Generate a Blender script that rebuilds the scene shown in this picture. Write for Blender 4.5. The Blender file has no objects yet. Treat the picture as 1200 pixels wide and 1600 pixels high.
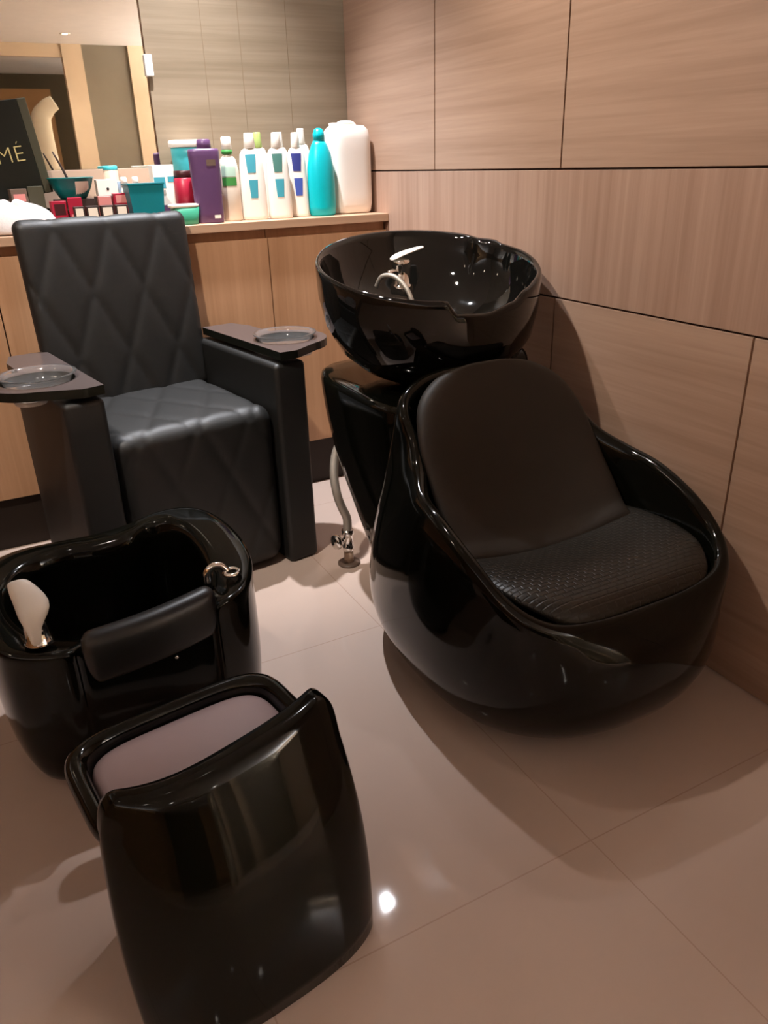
import bpy, math, random
from mathutils import Vector, Matrix
random.seed(7)
S = bpy.context.scene
COL = S.collection
PI = math.pi

# ------------------------------------------------------------------ camera
H = 1.10
PITCH, YAW, ROLL = math.radians(24.5), math.radians(27.28), math.radians(1.75)
fw = Vector((math.sin(YAW)*math.cos(PITCH), math.cos(YAW)*math.cos(PITCH), -math.sin(PITCH)))
r0 = Vector((math.cos(YAW), -math.sin(YAW), 0)); u0 = r0.cross(fw)
cr, sr = math.cos(ROLL), math.sin(ROLL)
CR = cr*r0 - sr*u0; CU = sr*r0 + cr*u0
cd = bpy.data.cameras.new('camera'); cam = bpy.data.objects.new('camera', cd); COL.objects.link(cam)
cd.sensor_fit = 'VERTICAL'; cd.sensor_height = 36.0; cd.lens = 27.0; cd.clip_start = 0.02
cam.matrix_world = Matrix(((CR.x, CU.x, -fw.x, 0), (CR.y, CU.y, -fw.y, 0), (CR.z, CU.z, -fw.z, H), (0, 0, 0, 1)))
S.camera = cam
# ------------------------------------------------------------------ world, light levels, exposure
w = bpy.data.worlds.new('world'); S.world = w; w.use_nodes = True
w.node_tree.nodes['Background'].inputs[0].default_value = (0.5, 0.42, 0.36, 1)
w.node_tree.nodes['Background'].inputs[1].default_value = 0.02
S.view_settings.view_transform = 'Standard'; S.view_settings.look = 'None'
S.view_settings.exposure = 0.0; S.view_settings.gamma = 1.0; S.view_settings.use_curve_mapping = False
KEY = (0.97, 0.98, 1.04); WARM = (1.0, 0.90, 0.80); WARM2 = (1.0, 0.82, 0.62)
CEIL = 2.30
# x, y, spot power, cone degrees, blend, colour, bulb radius, point the lamp is turned to (None: straight down)
LAMPS = [
 (0.76, 2.40, 225, 84, 1.0, KEY, 0.02, None),
 (1.18, 2.40, 16, 130, 0.9, KEY, 0.02, None),
 (-0.15, 1.35, 120, 54, 0.7, WARM, 0.03, (0.70, 2.5, 0.40)),  # added fill spot turned to the cabinet fronts
 (0.20, 1.75, 92, 72, 1.0, WARM, 0.03, (1.34, 1.38, 1.22)),  # added fill spot turned to the panelled wall
 (-1.30, 2.00, 6, 150, 0.9, WARM2, 0.04, None),
 (-1.30, -0.60, 6, 150, 0.9, WARM, 0.06, None),
 (1.36, -3.40, 30, 150, 0.9, WARM, 0.05, None),
 (-0.80, -2.60, 30, 150, 0.9, WARM, 0.05, None),
 (0.30, -4.90, 30, 150, 0.9, WARM, 0.05, None),
]
# added unseen fill strips that wash the ceiling: x, y, z, length x, length y, power
FILL_STRIPS = [(-2.90, -1.6, 1.85, 0.10, 6.0, 30), (3.30, -3.0, 1.85, 0.10, 5.0, 300)]

# ------------------------------------------------------------------ materials
def _mat(name):
    m = bpy.data.materials.new(name); m.use_nodes = True
    return m, m.node_tree.nodes, m.node_tree.links, m.node_tree.nodes['Principled BSDF']
def srgb(r, g, b):
    f = lambda c: ((c/255+0.055)/1.055)**2.4 if c > 10 else c/255/12.92
    return (f(r), f(g), f(b), 1)
def simple(name, col, rough=0.5, metal=0.0, coat=0.0, trans=0.0, ior=1.45, emit=None, noise=0.06, nscale=8, bump=0.0, bscale=200, sss=0.0):
    m, N, L, B = _mat(name)
    B.inputs['Roughness'].default_value = rough; B.inputs['Metallic'].default_value = metal
    B.inputs['Coat Weight'].default_value = coat; B.inputs['Coat Roughness'].default_value = 0.04
    B.inputs['Transmission Weight'].default_value = trans; B.inputs['IOR'].default_value = ior
    tc = N.new('ShaderNodeTexCoord')
    n = N.new('ShaderNodeTexNoise'); n.inputs['Scale'].default_value = nscale; n.inputs['Detail'].default_value = 4
    L.new(tc.outputs['Object'], n.inputs['Vector'])
    mx = N.new('ShaderNodeMix'); mx.data_type = 'RGBA'
    mx.inputs[6].default_value = tuple(c*(1-noise) for c in col[:3])+(1,)
    mx.inputs[7].default_value = tuple(min(1, c*(1+noise)) for c in col[:3])+(1,)
    L.new(n.outputs['Fac'], mx.inputs[0]); L.new(mx.outputs[2], B.inputs['Base Color'])
    if sss: B.inputs['Subsurface Weight'].default_value = sss; B.inputs['Subsurface Radius'].default_value = (0.02, 0.02, 0.02)
    if bump:
        n2 = N.new('ShaderNodeTexNoise'); n2.inputs['Scale'].default_value = bscale; n2.inputs['Detail'].default_value = 6
        L.new(tc.outputs['Object'], n2.inputs['Vector'])
        b = N.new('ShaderNodeBump'); b.inputs['Strength'].default_value = bump; b.inputs['Distance'].default_value = 0.002
        L.new(n2.outputs['Fac'], b.inputs['Height']); L.new(b.outputs['Normal'], B.inputs['Normal'])
    if emit: B.inputs['Emission Color'].default_value = emit[0]; B.inputs['Emission Strength'].default_value = emit[1]
    return m
def wood(name, c1, c2, grain='H', axis='YZ', rough=0.45, scale=1.0):
    """fine-grained laminate; grain H runs along the wall, V runs up"""
    m, N, L, B = _mat(name)
    tc = N.new('ShaderNodeTexCoord'); mp = N.new('ShaderNodeMapping')
    long_, fine = 1.2*scale, 42*scale
    sx = long_ if (grain == 'H') else fine; sz = fine if (grain == 'H') else long_
    mp.inputs['Scale'].default_value = (sx, sx, sz)
    L.new(tc.outputs['Object'], mp.inputs['Vector'])
    n = N.new('ShaderNodeTexNoise'); n.inputs['Scale'].default_value = 1.6; n.inputs['Detail'].default_value = 7
    n.inputs['Roughness'].default_value = 0.6; n.inputs['Distortion'].default_value = 0.35
    L.new(mp.outputs['Vector'], n.inputs['Vector'])
    n2 = N.new('ShaderNodeTexNoise'); n2.inputs['Scale'].default_value = 0.28; n2.inputs['Detail'].default_value = 2
    L.new(mp.outputs['Vector'], n2.inputs['Vector'])
    ad = N.new('ShaderNodeMath'); ad.operation = 'ADD'
    L.new(n.outputs['Fac'], ad.inputs[0]); L.new(n2.outputs['Fac'], ad.inputs[1])
    rp = N.new('ShaderNodeValToRGB'); rp.color_ramp.elements[0].position = 0.72; rp.color_ramp.elements[1].position = 1.28
    md = N.new('ShaderNodeMath'); md.operation = 'MULTIPLY'; md.inputs[1].default_value = 0.5
    rp.color_ramp.elements[0].position = 0.36; rp.color_ramp.elements[1].position = 0.64
    L.new(ad.outputs[0], md.inputs[0]); L.new(md.outputs[0], rp.inputs['Fac'])
    rp.color_ramp.elements[0].color = c1; rp.color_ramp.elements[1].color = c2
    L.new(rp.outputs['Color'], B.inputs['Base Color'])
    B.inputs['Roughness'].default_value = rough
    b = N.new('ShaderNodeBump'); b.inputs['Strength'].default_value = 0.08; b.inputs['Distance'].default_value = 0.001
    L.new(n.outputs['Fac'], b.inputs['Height']); L.new(b.outputs['Normal'], B.inputs['Normal'])
    return m
def tile_mat():
    m, N, L, B = _mat('polished_floor_tile')
    tc = N.new('ShaderNodeTexCoord'); mp = N.new('ShaderNodeMapping')
    mp.inputs['Location'].default_value = (-0.762+0.6*10, -0.720+0.8*10, 0)
    L.new(tc.outputs['Object'], mp.inputs['Vector'])
    br = N.new('ShaderNodeTexBrick'); br.offset = 0.0; br.squash = 1.0
    br.inputs['Scale'].default_value = 1.0; br.inputs['Brick Width'].default_value = 0.6; br.inputs['Row Height'].default_value = 0.8
    br.inputs['Mortar Size'].default_value = 0.0015; br.inputs['Mortar Smooth'].default_value = 0.3; br.inputs['Bias'].default_value = 0
    L.new(mp.outputs['Vector'], br.inputs['Vector'])
    n = N.new('ShaderNodeTexNoise'); n.inputs['Scale'].default_value = 2.2; n.inputs['Detail'].default_value = 5
    L.new(tc.outputs['Object'], n.inputs['Vector'])
    mx = N.new('ShaderNodeMix'); mx.data_type = 'RGBA'
    mx.inputs[6].default_value = srgb(190, 167, 152); mx.inputs[7].default_value = srgb(203, 181, 168)
    L.new(n.outputs['Fac'], mx.inputs[0])
    L.new(mx.outputs[2], br.inputs['Color1']); L.new(mx.outputs[2], br.inputs['Color2'])
    br.inputs['Mortar'].default_value = srgb(180, 155, 139)
    L.new(br.outputs['Color'], B.inputs['Base Color'])
    B.inputs['Roughness'].default_value = 0.055; B.inputs['Specular IOR Level'].default_value = 0.22
    n3 = N.new('ShaderNodeTexNoise'); n3.inputs['Scale'].default_value = 9; n3.inputs['Detail'].default_value = 2
    L.new(tc.outputs['Object'], n3.inputs['Vector'])
    b = N.new('ShaderNodeBump'); b.inputs['Strength'].default_value = 0.05; b.inputs['Distance'].default_value = 0.01
    L.new(n3.outputs['Fac'], b.inputs['Height']); L.new(b.outputs['Normal'], B.inputs['Normal'])
    return m
def weave_mat():
    """embossed scale-like vinyl of the seat"""
    m, N, L, B = _mat('embossed_vinyl')
    B.inputs['Base Color'].default_value = (0.016, 0.013, 0.009, 1); B.inputs['Roughness'].default_value = 0.36
    tc = N.new('ShaderNodeTexCoord'); mp = N.new('ShaderNodeMapping'); mp.inputs['Scale'].default_value = (1, 1, 1)
    L.new(tc.outputs['Object'], mp.inputs['Vector'])
    br = N.new('ShaderNodeTexBrick'); br.inputs['Scale'].default_value = 1; br.inputs['Brick Width'].default_value = 0.022
    br.inputs['Row Height'].default_value = 0.011; br.inputs['Mortar Size'].default_value = 0.0022; br.inputs['Mortar Smooth'].default_value = 1.0
    br.inputs['Color1'].default_value = (1, 1, 1, 1); br.inputs['Color2'].default_value = (1, 1, 1, 1); br.inputs['Mortar'].default_value = (0, 0, 0, 1)
    L.new(mp.outputs['Vector'], br.inputs['Vector'])
    b = N.new('ShaderNodeBump'); b.inputs['Strength'].default_value = 0.5; b.inputs['Distance'].default_value = 0.0015
    L.new(br.outputs['Color'], b.inputs['Height']); L.new(b.outputs['Normal'], B.inputs['Normal'])
    return m
M = {}
M['wood_h'] = wood('wood_grain_level', srgb(168, 136, 114), srgb(192, 160, 138), 'H')
M['wood_v'] = wood('wood_grain_upright', srgb(168, 134, 114), srgb(190, 158, 138), 'V')
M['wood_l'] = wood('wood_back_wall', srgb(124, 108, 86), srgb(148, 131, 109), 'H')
M['wood_cab'] = wood('wood_cabinet', srgb(178, 134, 98), srgb(198, 154, 118), 'V')
M['wood_top'] = wood('wood_countertop', srgb(176, 140, 112), srgb(198, 162, 132), 'H')
M['groove'] = simple('dark_joint', srgb(58, 30, 16), 0.7)
M['tile'] = tile_mat()
M['gloss'] = simple('black_gloss_shell', (0.003, 0.003, 0.0018, 1), 0.07, coat=0.0, noise=0.1)
M['ceramic'] = simple('black_ceramic', (0.004, 0.0038, 0.0032, 1), 0.035, coat=0.25, noise=0.1)
M['leather'] = simple('black_leather', (0.0045, 0.0042, 0.0034, 1), 0.56, bump=0.10, bscale=260)
M['matte'] = simple('dark_brown_cover', (0.017, 0.011, 0.006, 1), 0.62, bump=0.15, bscale=120)
M['weave'] = weave_mat()
M['pad'] = simple('grey_brown_cushion', srgb(172, 152, 154), 0.45, bump=0.05, bscale=300)
M['padblack'] = simple('soft_black_pad', (0.007, 0.0065, 0.0065, 1), 0.40, bump=0.05, bscale=300)
M['tray'] = simple('dark_tray_laminate', srgb(82, 72, 70), 0.30)
M['chrome'] = simple('chrome', (0.85, 0.84, 0.82, 1), 0.08, metal=1.0, noise=0.02)
M['white'] = simple('white_plastic', srgb(236, 228, 218), 0.38, sss=0.1)
M['cream'] = simple('cream_plastic', srgb(226, 214, 198), 0.38, sss=0.1)
M['glass'] = simple('clear_plastic', (0.95, 0.95, 0.95, 1), 0.06, trans=0.95, ior=1.3)
M['turq'] = simple('turquoise_plastic', srgb(0, 176, 186), 0.32)
M['teal'] = simple('teal_plastic', srgb(0, 112, 122), 0.4)
M['tealbowl'] = simple('dark_teal_plastic', srgb(0, 104, 104), 0.35)
M['purple'] = simple('purple_plastic', srgb(92, 62, 98), 0.35)
M['greenlab'] = simple('green_label', srgb(70, 118, 108), 0.5)
M['teallab'] = simple('teal_label', srgb(64, 152, 168), 0.5)
M['bluelab'] = simple('navy_label', srgb(44, 52, 120), 0.5)
M['bluelab2'] = simple('blue_label', srgb(62, 82, 160), 0.5)
M['leaf'] = simple('leaf_green_label', srgb(64, 140, 66), 0.5)
M['palegreen'] = simple('pale_green_translucent', srgb(196, 226, 208), 0.35, trans=0.3)
M['mint'] = simple('green_translucent', srgb(70, 170, 134), 0.3, trans=0.35)
M['lime'] = simple('light_green_cap', srgb(168, 190, 110), 0.4)
M['cyanj'] = simple('cyan_plastic', srgb(70, 186, 196), 0.35)
M['crimson'] = simple('crimson_plastic', srgb(158, 28, 52), 0.35)
M['maroon'] = simple('dark_maroon', srgb(60, 20, 22), 0.4)
M['pink'] = simple('pale_pink_card', srgb(206, 130, 124), 0.5)
M['brownbox'] = simple('dark_brown_card', srgb(50, 34, 30), 0.5)
M['taupe'] = simple('taupe_card', srgb(104, 84, 72), 0.5)
M['black'] = simple('black_card', srgb(16, 18, 10), 0.4)
M['dkgrey'] = simple('dark_grey_card', srgb(66, 62, 46), 0.45)
M['cloth'] = simple('white_towel_cloth', srgb(205, 196, 192), 0.9, bump=0.5, bscale=160)
M['gold'] = simple('gold_ink', srgb(196, 178, 120), 0.4)
M['mirror'] = simple('mirror_silver', (0.86, 0.85, 0.80, 1), 0.012, metal=1.0, noise=0.0)
M['ceil'] = simple('ceiling_paint', srgb(244, 240, 234), 0.9)
M['beige'] = simple('beige_paint', srgb(200, 178, 150), 0.7)
M['greige'] = simple('greige_panel', srgb(118, 108, 90), 0.6)
M['darkwall'] = simple('olive_dark_wall', srgb(74, 62, 38), 0.7)
M['brownwall'] = simple('brown_wall', srgb(150, 112, 72), 0.7)
M['splash'] = simple('beige_splashback', srgb(190, 162, 140), 0.35)
M['emit'] = simple('lamp_diffuser', (1, 0.9, 0.78, 1), 0.5, emit=((1.0, 0.88, 0.74, 1), 14.0))
M['trimw'] = simple('white_metal_ring', srgb(225, 218, 205), 0.4)
M['greyw'] = simple('pale_grey_cover', srgb(214, 204, 180), 0.6)
M['plinth'] = simple('dark_plinth', srgb(36, 24, 16), 0.6)
M['hose'] = simple('grey_braided_hose', srgb(170, 160, 148), 0.35, metal=0.4, bump=0.6, bscale=500)
M['pipe'] = simple('pale_pipe', srgb(196, 168, 146), 0.35)

M['leather'].node_tree.nodes['Principled BSDF'].inputs['Specular IOR Level'].default_value = 0.8
M['gloss'].node_tree.nodes['Principled BSDF'].inputs['Specular IOR Level'].default_value = 0.38
M['padblack'].node_tree.nodes['Principled BSDF'].inputs['Specular IOR Level'].default_value = 0.6
M['seam'] = simple('pale_joint', srgb(128, 108, 84), 0.6)
# ------------------------------------------------------------------ helpers
def mk(name, verts, faces, mat, parent=None, smooth=True, mats=None, fm=None, recalc=True):
    me = bpy.data.meshes.new(name); me.from_pydata([tuple(v) for v in verts], [], faces); me.validate()
    if mats:
        for m in mats: me.materials.append(m)
        if fm:
            for p, i in zip(me.polygons, fm): p.material_index = i
    else: me.materials.append(mat)
    if recalc:
        import bmesh
        b = bmesh.new(); b.from_mesh(me); bmesh.ops.recalc_face_normals(b, faces=b.faces); b.to_mesh(me); b.free()
    for p in me.polygons: p.use_smooth = smooth
    o = bpy.data.objects.new(name, me); COL.objects.link(o)
    if parent: o.parent = parent
    return o
def tag(o, label, cat, group=None):
    o['label'] = label; o['category'] = cat
    if group: o['group'] = group
    return o
def struct(o): o['kind'] = 'structure'; return o
def thing(name, label, cat, loc=(0, 0, 0), rz=0, group=None):
    o = bpy.data.objects.new(name, None); COL.objects.link(o)
    o.location = loc; o.rotation_euler = (0, 0, rz); o.empty_display_size = 0.05
    return tag(o, label, cat, group)
def box(name, x0, x1, y0, y1, z0, z1, mat, parent=None, bev=0.0, seg=3):
    v = [(x, y, z) for x in (x0, x1) for y in (y0, y1) for z in (z0, z1)]
    f = [(0, 1, 3, 2), (4, 6, 7, 5), (0, 4, 5, 1), (2, 3, 7, 6), (0, 2, 6, 4), (1, 5, 7, 3)]
    o = mk(name, v, f, mat, parent, smooth=False)
    if bev: bevel(o, bev, seg)
    return o
def bevel(o, wd, seg=3):
    m = o.modifiers.new('bevel', 'BEVEL'); m.width = wd; m.segments = seg; m.limit_method = 'ANGLE'
    for p in o.data.polygons: p.use_smooth = True
    m.harden_normals = True if hasattr(m, 'harden_normals') else False
    return o
def boxes(name, lst, mat, parent=None):
    V, F = [], []
    for x0, x1, y0, y1, z0, z1 in lst:
        b = len(V)
        V += [(x, y, z) for x in (x0, x1) for y in (y0, y1) for z in (z0, z1)]
        F += [tuple(b+i for i in q) for q in ((0, 1, 3, 2), (4, 6, 7, 5), (0, 4, 5, 1), (2, 3, 7, 6), (0, 2, 6, 4), (1, 5, 7, 3))]
    return mk(name, V, F, mat, parent, smooth=False)
def loft(name, rings, mat, parent=None, cap0=True, cap1=True, sub=0, closed=True, smooth=True):
    n = len(rings[0]); V = [p for r in rings for p in r]; F = []
    for i in range(len(rings)-1):
        for j in range(n if closed else n-1):
            k = (j+1) % n
            F.append((i*n+j, i*n+k, (i+1)*n+k, (i+1)*n+j))
    if cap0:
        c = len(V); V.append(tuple(sum(p[a] for p in rings[0])/n for a in range(3)))
        F += [(c, (j+1) % n, j) for j in range(n)]
    if cap1:
        c = len(V); b = (len(rings)-1)*n; V.append(tuple(sum(p[a] for p in rings[-1])/n for a in range(3)))
        F += [(c, b+j, b+(j+1) % n) for j in range(n)]
    o = mk(name, V, F, mat, parent, smooth)
    if sub:
        m = o.modifiers.new('sub', 'SUBSURF'); m.levels = sub; m.render_levels = sub
    return o
def lathe(name, prof, mat, parent=None, c=(0, 0, 0), n=32, sx=1.0, sy=1.0, cap0=True, cap1=True, sq=1.0):
    """profile of (radius, z); sq<1 squares the section"""
    def pt(r, z, t):
        cx, sx_ = math.cos(t), math.sin(t)
        e = sq
        return (c[0]+r*sx*math.copysign(abs(cx)**e, cx), c[1]+r*sy*math.copysign(abs(sx_)**e, sx_), c[2]+z)
    return loft(name, [[pt(r, z, 2*PI*j/n) for j in range(n)] for r, z in prof], mat, parent, cap0, cap1)
def smoothpath(pts, k=6):
    P = [Vector(p) for p in pts]; out = []
    for i in range(len(P)-1):
        a = P[max(i-1, 0)]; b = P[i]; c = P[i+1]; d = P[min(i+2, len(P)-1)]
        for s in range(k):
            t = s/k
            out.append(0.5*((2*b)+(c-a)*t+(2*a-5*b+4*c-d)*t*t+(3*b-a-3*c+d)*t**3))
    out.append(P[-1]); return out
def tube(name, pts, r, mat, parent=None, n=12, closed=False, k=6, flat=1.0, caps=True):
    if closed:
        m_ = len(pts); ext = [pts[-1]]+list(pts)+[pts[0], pts[1]]
        P = smoothpath(ext, k)[k:k+m_*k]
    else: P = smoothpath(pts, k) if k > 1 else [Vector(p) for p in pts]
    rs = r if isinstance(r, (list, tuple)) else None
    rings = []; up = Vector((0, 0, 1)); prev = None
    N_ = len(P)
    for i, p in enumerate(P):
        if closed: t = (P[(i+1) % N_]-P[i-1]).normalized()
        else: t = (P[min(i+1, N_-1)]-P[max(i-1, 0)]).normalized()
        if prev is None:
            a = up if abs(t.dot(up)) < 0.95 else Vector((1, 0, 0))
            nn = (a-t*a.dot(t)).normalized()
        else: nn = (prev-t*prev.dot(t)).normalized()
        prev = nn; bb = t.cross(nn)
        rr = r
        if rs:
            f = i/(N_-1)*(len(rs)-1); q = min(int(f), len(rs)-2); rr = rs[q]+(rs[q+1]-rs[q])*(f-q)
        rings.append([tuple(p+nn*rr*math.cos(2*PI*j/n)+bb*rr*flat*math.sin(2*PI*j/n)) for j in range(n)])
    if closed: rings.append(rings[0])
    return loft(name, rings, mat, parent, caps and not closed, caps and not closed)
def rbox(name, x0, x1, y0, y1, z0, z1, r, mat, parent=None, step=0.02, disp=None, rseg=6):
    """rounded box on a fine grid; disp(p, normal) -> offset along the normal"""
    def samples(a, b):
        s = [a+r*(1-math.cos(PI/2*i/rseg)) for i in range(rseg)]
        n = max(1, int((b-a-2*r)/step)); s += [a+r+(b-a-2*r)*i/n for i in range(n+1)]
        s += [b-r*(1-math.cos(PI/2*i/rseg)) for i in range(rseg-1, -1, -1)]
        return s
    X, Y, Z = samples(x0, x1), samples(y0, y1), samples(z0, z1)
    V, F, ix = [], [], {}
    def vid(x, y, z):
        k = (round(x, 6), round(y, 6), round(z, 6))
        if k in ix: return ix[k]
        q = Vector((min(max(x, x0+r), x1-r), min(max(y, y0+r), y1-r), min(max(z, z0+r), z1-r)))
        d = Vector((x, y, z))-q
        n = d.normalized() if d.length > 1e-9 else Vector((0, 0, 1))
        p = q+n*r
        if disp: p = p+n*disp(p, n)
        ix[k] = len(V); V.append(tuple(p)); return ix[k]
    def face(A, B, f):
        for i in range(len(A)-1):
            for j in range(len(B)-1):
                F.append(tuple(vid(*f(a, b)) for a, b in ((A[i], B[j]), (A[i+1], B[j]), (A[i+1], B[j+1]), (A[i], B[j+1]))))
    face(X, Y, lambda a, b: (a, b, z0)); face(X, Y, lambda a, b: (a, b, z1))
    face(X, Z, lambda a, b: (a, y0, b)); face(X, Z, lambda a, b: (a, y1, b))
    face(Y, Z, lambda a, b: (x0, a, b)); face(Y, Z, lambda a, b: (x1, a, b))
    return mk(name, V, F, mat, parent)
def interp(tab, t):
    """smooth (Catmull-Rom) table lookup: tab = [(t, a, b, ...)]"""
    n = len(tab)
    if t <= tab[0][0]: return tab[0][1:]
    if t >= tab[-1][0]: return tab[-1][1:]
    for i in range(n-1):
        if tab[i][0] <= t <= tab[i+1][0]: break
    u = (t-tab[i][0])/(tab[i+1][0]-tab[i][0])
    a, b, c, d = tab[max(i-1, 0)][1:], tab[i][1:], tab[i+1][1:], tab[min(i+2, n-1)][1:]
    return tuple(0.5*(2*B+(C-A)*u+(2*A-5*B+4*C-D)*u*u+(3*B-A-3*C+D)*u**3) for A, B, C, D in zip(a, b, c, d))

# ------------------------------------------------------------------ room shell
XR, YB = 1.342, 2.796
struct(box('floor', -3, 3.4, -7, YB+0.1, -0.05, 0, M['tile']))
struct(box('ceiling', -3, 3.4, -7, YB+0.1, CEIL, CEIL+0.05, M['ceil']))
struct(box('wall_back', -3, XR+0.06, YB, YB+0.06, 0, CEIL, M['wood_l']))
# wall beside the shampoo chair: separate laminate panels with dark joints
wr = struct(box('wall_right', XR+0.008, XR+0.06, -0.2, YB, 0, CEIL, M['groove']))
g = 0.0022
def panel(y0, y1, z0, z1, m): box('panel', XR, XR+0.012, y0+g, y1-g, z0+g, z1-g, m, wr, 0.001, 1)
ys_up = [-0.2, 0.43, 1.022, 1.609, 2.196, YB]
for a, b in zip(ys_up[:-1], ys_up[1:]): panel(a, b, 1.072, CEIL, M['wood_h'])
panel(-0.2, YB, 0.768, 1.072, M['wood_v'])
ys_lo = [-0.2, 0.40, 0.998, 1.60, 2.2, YB]
for a, b in zip(ys_lo[:-1], ys_lo[1:]): panel(a, b, 0.0, 0.768, M['wood_h'])
for x in (0.84, 0.965, 1.13):
    struct(box('trim_seam', x-0.0008, x+0.0008, YB-0.001, YB, 0.94, CEIL, M['seam']))
# parts of the hall behind the camera that the mirror shows
struct(box('wall_side', -3.06, -3, -7, YB, 0, CEIL, M['brownwall']))
struct(box('wall_return', XR+0.01, 3.4, -0.26, -0.2, 0, CEIL, M['beige']))
struct(box('wall_far_side', 3.4, 3.46, -7, -0.2, 0, CEIL, M['beige']))
fwl = struct(box('wall_front', 1.60, 3.4, -4.16, -4.10, 0, CEIL, M['greige']))
box('pilaster', 1.40, 1.60, -4.18, -4.08, 0, CEIL, M['beige'], fwl)
box('pilaster', 2.07, 2.24, -4.10, -4.06, 0, CEIL, M['beige'], fwl)
box('lintel', -3, 1.40, -4.16, -4.10, 2.18, CEIL, M['beige'], fwl)
struct(box('wall_hall', -3, 3.4, -7.06, -7, 0, CEIL, M['darkwall']))
struct(box('wall_hall_side', 0.55, 1.40, -5.6, -5.5, 0, 2.0, M['brownwall']))
for i, (x, y, z, lx, ly, pw) in enumerate(FILL_STRIPS):  # unseen ledges with uplights, added for soft fill
    cv = struct(box('trim_fill_ledge', x-lx/2-0.02, x+lx/2+0.02, y-ly/2-0.02, y+ly/2+0.02, z-0.03, z, M['beige']))
    ld = bpy.data.lights.new('fill_strip', 'AREA'); ld.shape = 'RECTANGLE'; ld.size = lx; ld.size_y = ly; ld.energy = pw; ld.color = KEY
    lo = bpy.data.objects.new('fill_strip', ld); COL.objects.link(lo); lo.location = (x, y, z+0.01); lo.rotation_euler = (PI, 0, 0)

ARX, ARY = 0.95, -2.9
# recessed lamps
def downlight(x, y, power, cone, blend, col, rad, aim=None):
    t = thing('ceiling_downlight', DL[len(dls)], 'ceiling light', (x, y, CEIL))
    lathe('ring', [(0.026, -0.001), (0.045, -0.008), (0.050, 0.0)], M['trimw'], t, n=24)
    lathe('diffuser', [(0.001, -0.0075), (0.022, -0.007), (0.024, -0.002)], M['emit'], t, n=24)
    ld = bpy.data.lights.new('downlight_spot', 'SPOT'); ld.energy = power; ld.color = col
    ld.spot_size = math.radians(cone); ld.spot_blend = blend; ld.shadow_soft_size = rad
    lo = bpy.data.objects.new('downlight_spot', ld); COL.objects.link(lo); lo.location = (0, 0, -0.035); lo.parent = t
    if aim: lo.rotation_euler = (Vector(aim)-Vector((x, y, CEIL-0.03))).to_track_quat('-Z', 'Y').to_euler()
    dls.append(t)
dls = []
DL = ['round recessed ceiling lamp above the counter with the bottles', 'round recessed ceiling lamp above the black shampoo bowl',
      'added round fill lamp in the ceiling above the foot spa basin', 'added round fill lamp in the ceiling between the armchair and the panelled wall',
      'round recessed ceiling lamp far along the mirror wall', 'round recessed ceiling lamp on the open side behind the viewer',
      'round lamp in the white ceiling seen in the mirror', 'round recessed ceiling lamp midway down the hall behind the viewer',
      'round recessed ceiling lamp beyond the opening, seen in the mirror']
for L_ in LAMPS: downlight(*L_)

# pale arched stand far behind, seen only in the mirror
az = tube('arched_stand', [(ARX, ARY, 0.0), (ARX, ARY, 0.9), (ARX-0.01, ARY, 1.48), (ARX+0.05, ARY, 1.62), (ARX+0.14, ARY, 1.68)], [0.10, 0.10, 0.09, 0.075, 0.06], M['greyw'], None, n=20, k=5, flat=0.5)
tag(az, 'pale arched floor stand reflected in the mirror behind the display box', 'stand')
# ------------------------------------------------------------------ counter and cabinets
CT = 0.939; CF = 2.496
ct = box('countertop', -2.9, XR-0.002, CF, YB-0.001, CT-0.026, CT, M['wood_top'], None, 0.002, 2)
tag(ct, 'long light wood countertop carrying the salon bottles below the mirror', 'countertop')
cx = [-2.9, -2.3, -1.7, -1.1, -0.51, 0.073, 0.899, XR-0.004]
cl = ['far cabinet beneath the countertop beyond the armchair', 'wood cabinet far along the counter', 'wood cabinet on the outer stretch of counter',
      'wood cabinet well away from the armchair along the counter', 'wood cabinet at the frame edge beside the armchair', 
      'wide wood cabinet behind the black quilted armchair', 'light wood cabinet in the corner behind the shampoo bowl']
for i in range(len(cx)-1):
    t = thing('cabinet', cl[i], 'cabinet', (cx[i], CF, 0), 0, None)
    W = cx[i+1]-cx[i]
    box('body', 0.001, W-0.001, 0.034, 0.298, 0.0, 0.912, M['wood_cab'], t)
    box('door', 0.0015, W-0.0015, 0.012, 0.033, 0.171, 0.885, M['wood_cab'], t, 0.001, 1)
    box('toe_kick', 0.0, W, 0.05, 0.056, 0.0, 0.17, M['maroon'], t) if False else None
    box('plinth', 0.001, W-0.001, 0.030, 0.0335, 0.0, 0.169, M['plinth'], t)
# mirror above the counter
mt = thing('wall_mirror', 'large frameless mirror on the wall behind the counter', 'mirror', (0, YB, 0))
mv = [(-2.9, -0.006, 1.105), (0.652, -0.006, 1.105), (0.652, -0.006, CEIL-0.002), (-2.9, -0.006, CEIL-0.002)]
mv += [(x, -0.0008, z) for x, y, z in mv]
mk('glass', mv, [(0, 1, 2, 3), (7, 6, 5, 4), (0, 4, 5, 1), (1, 5, 6, 2), (2, 6, 7, 3), (3, 7, 4, 0)], M['mirror'], mt, smooth=False)
box('reflection_bit', 0.643, 0.668, -0.018, -0.0065, 1.365, 1.425, M['white'], mt, 0.003)  # white bit of the mirror's reflection, built as a small block
box('backsplash', -2.9, 0.652, -0.014, -0.001, CT+0.001, 1.104, M['splash'], mt, 0.001, 1)

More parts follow.
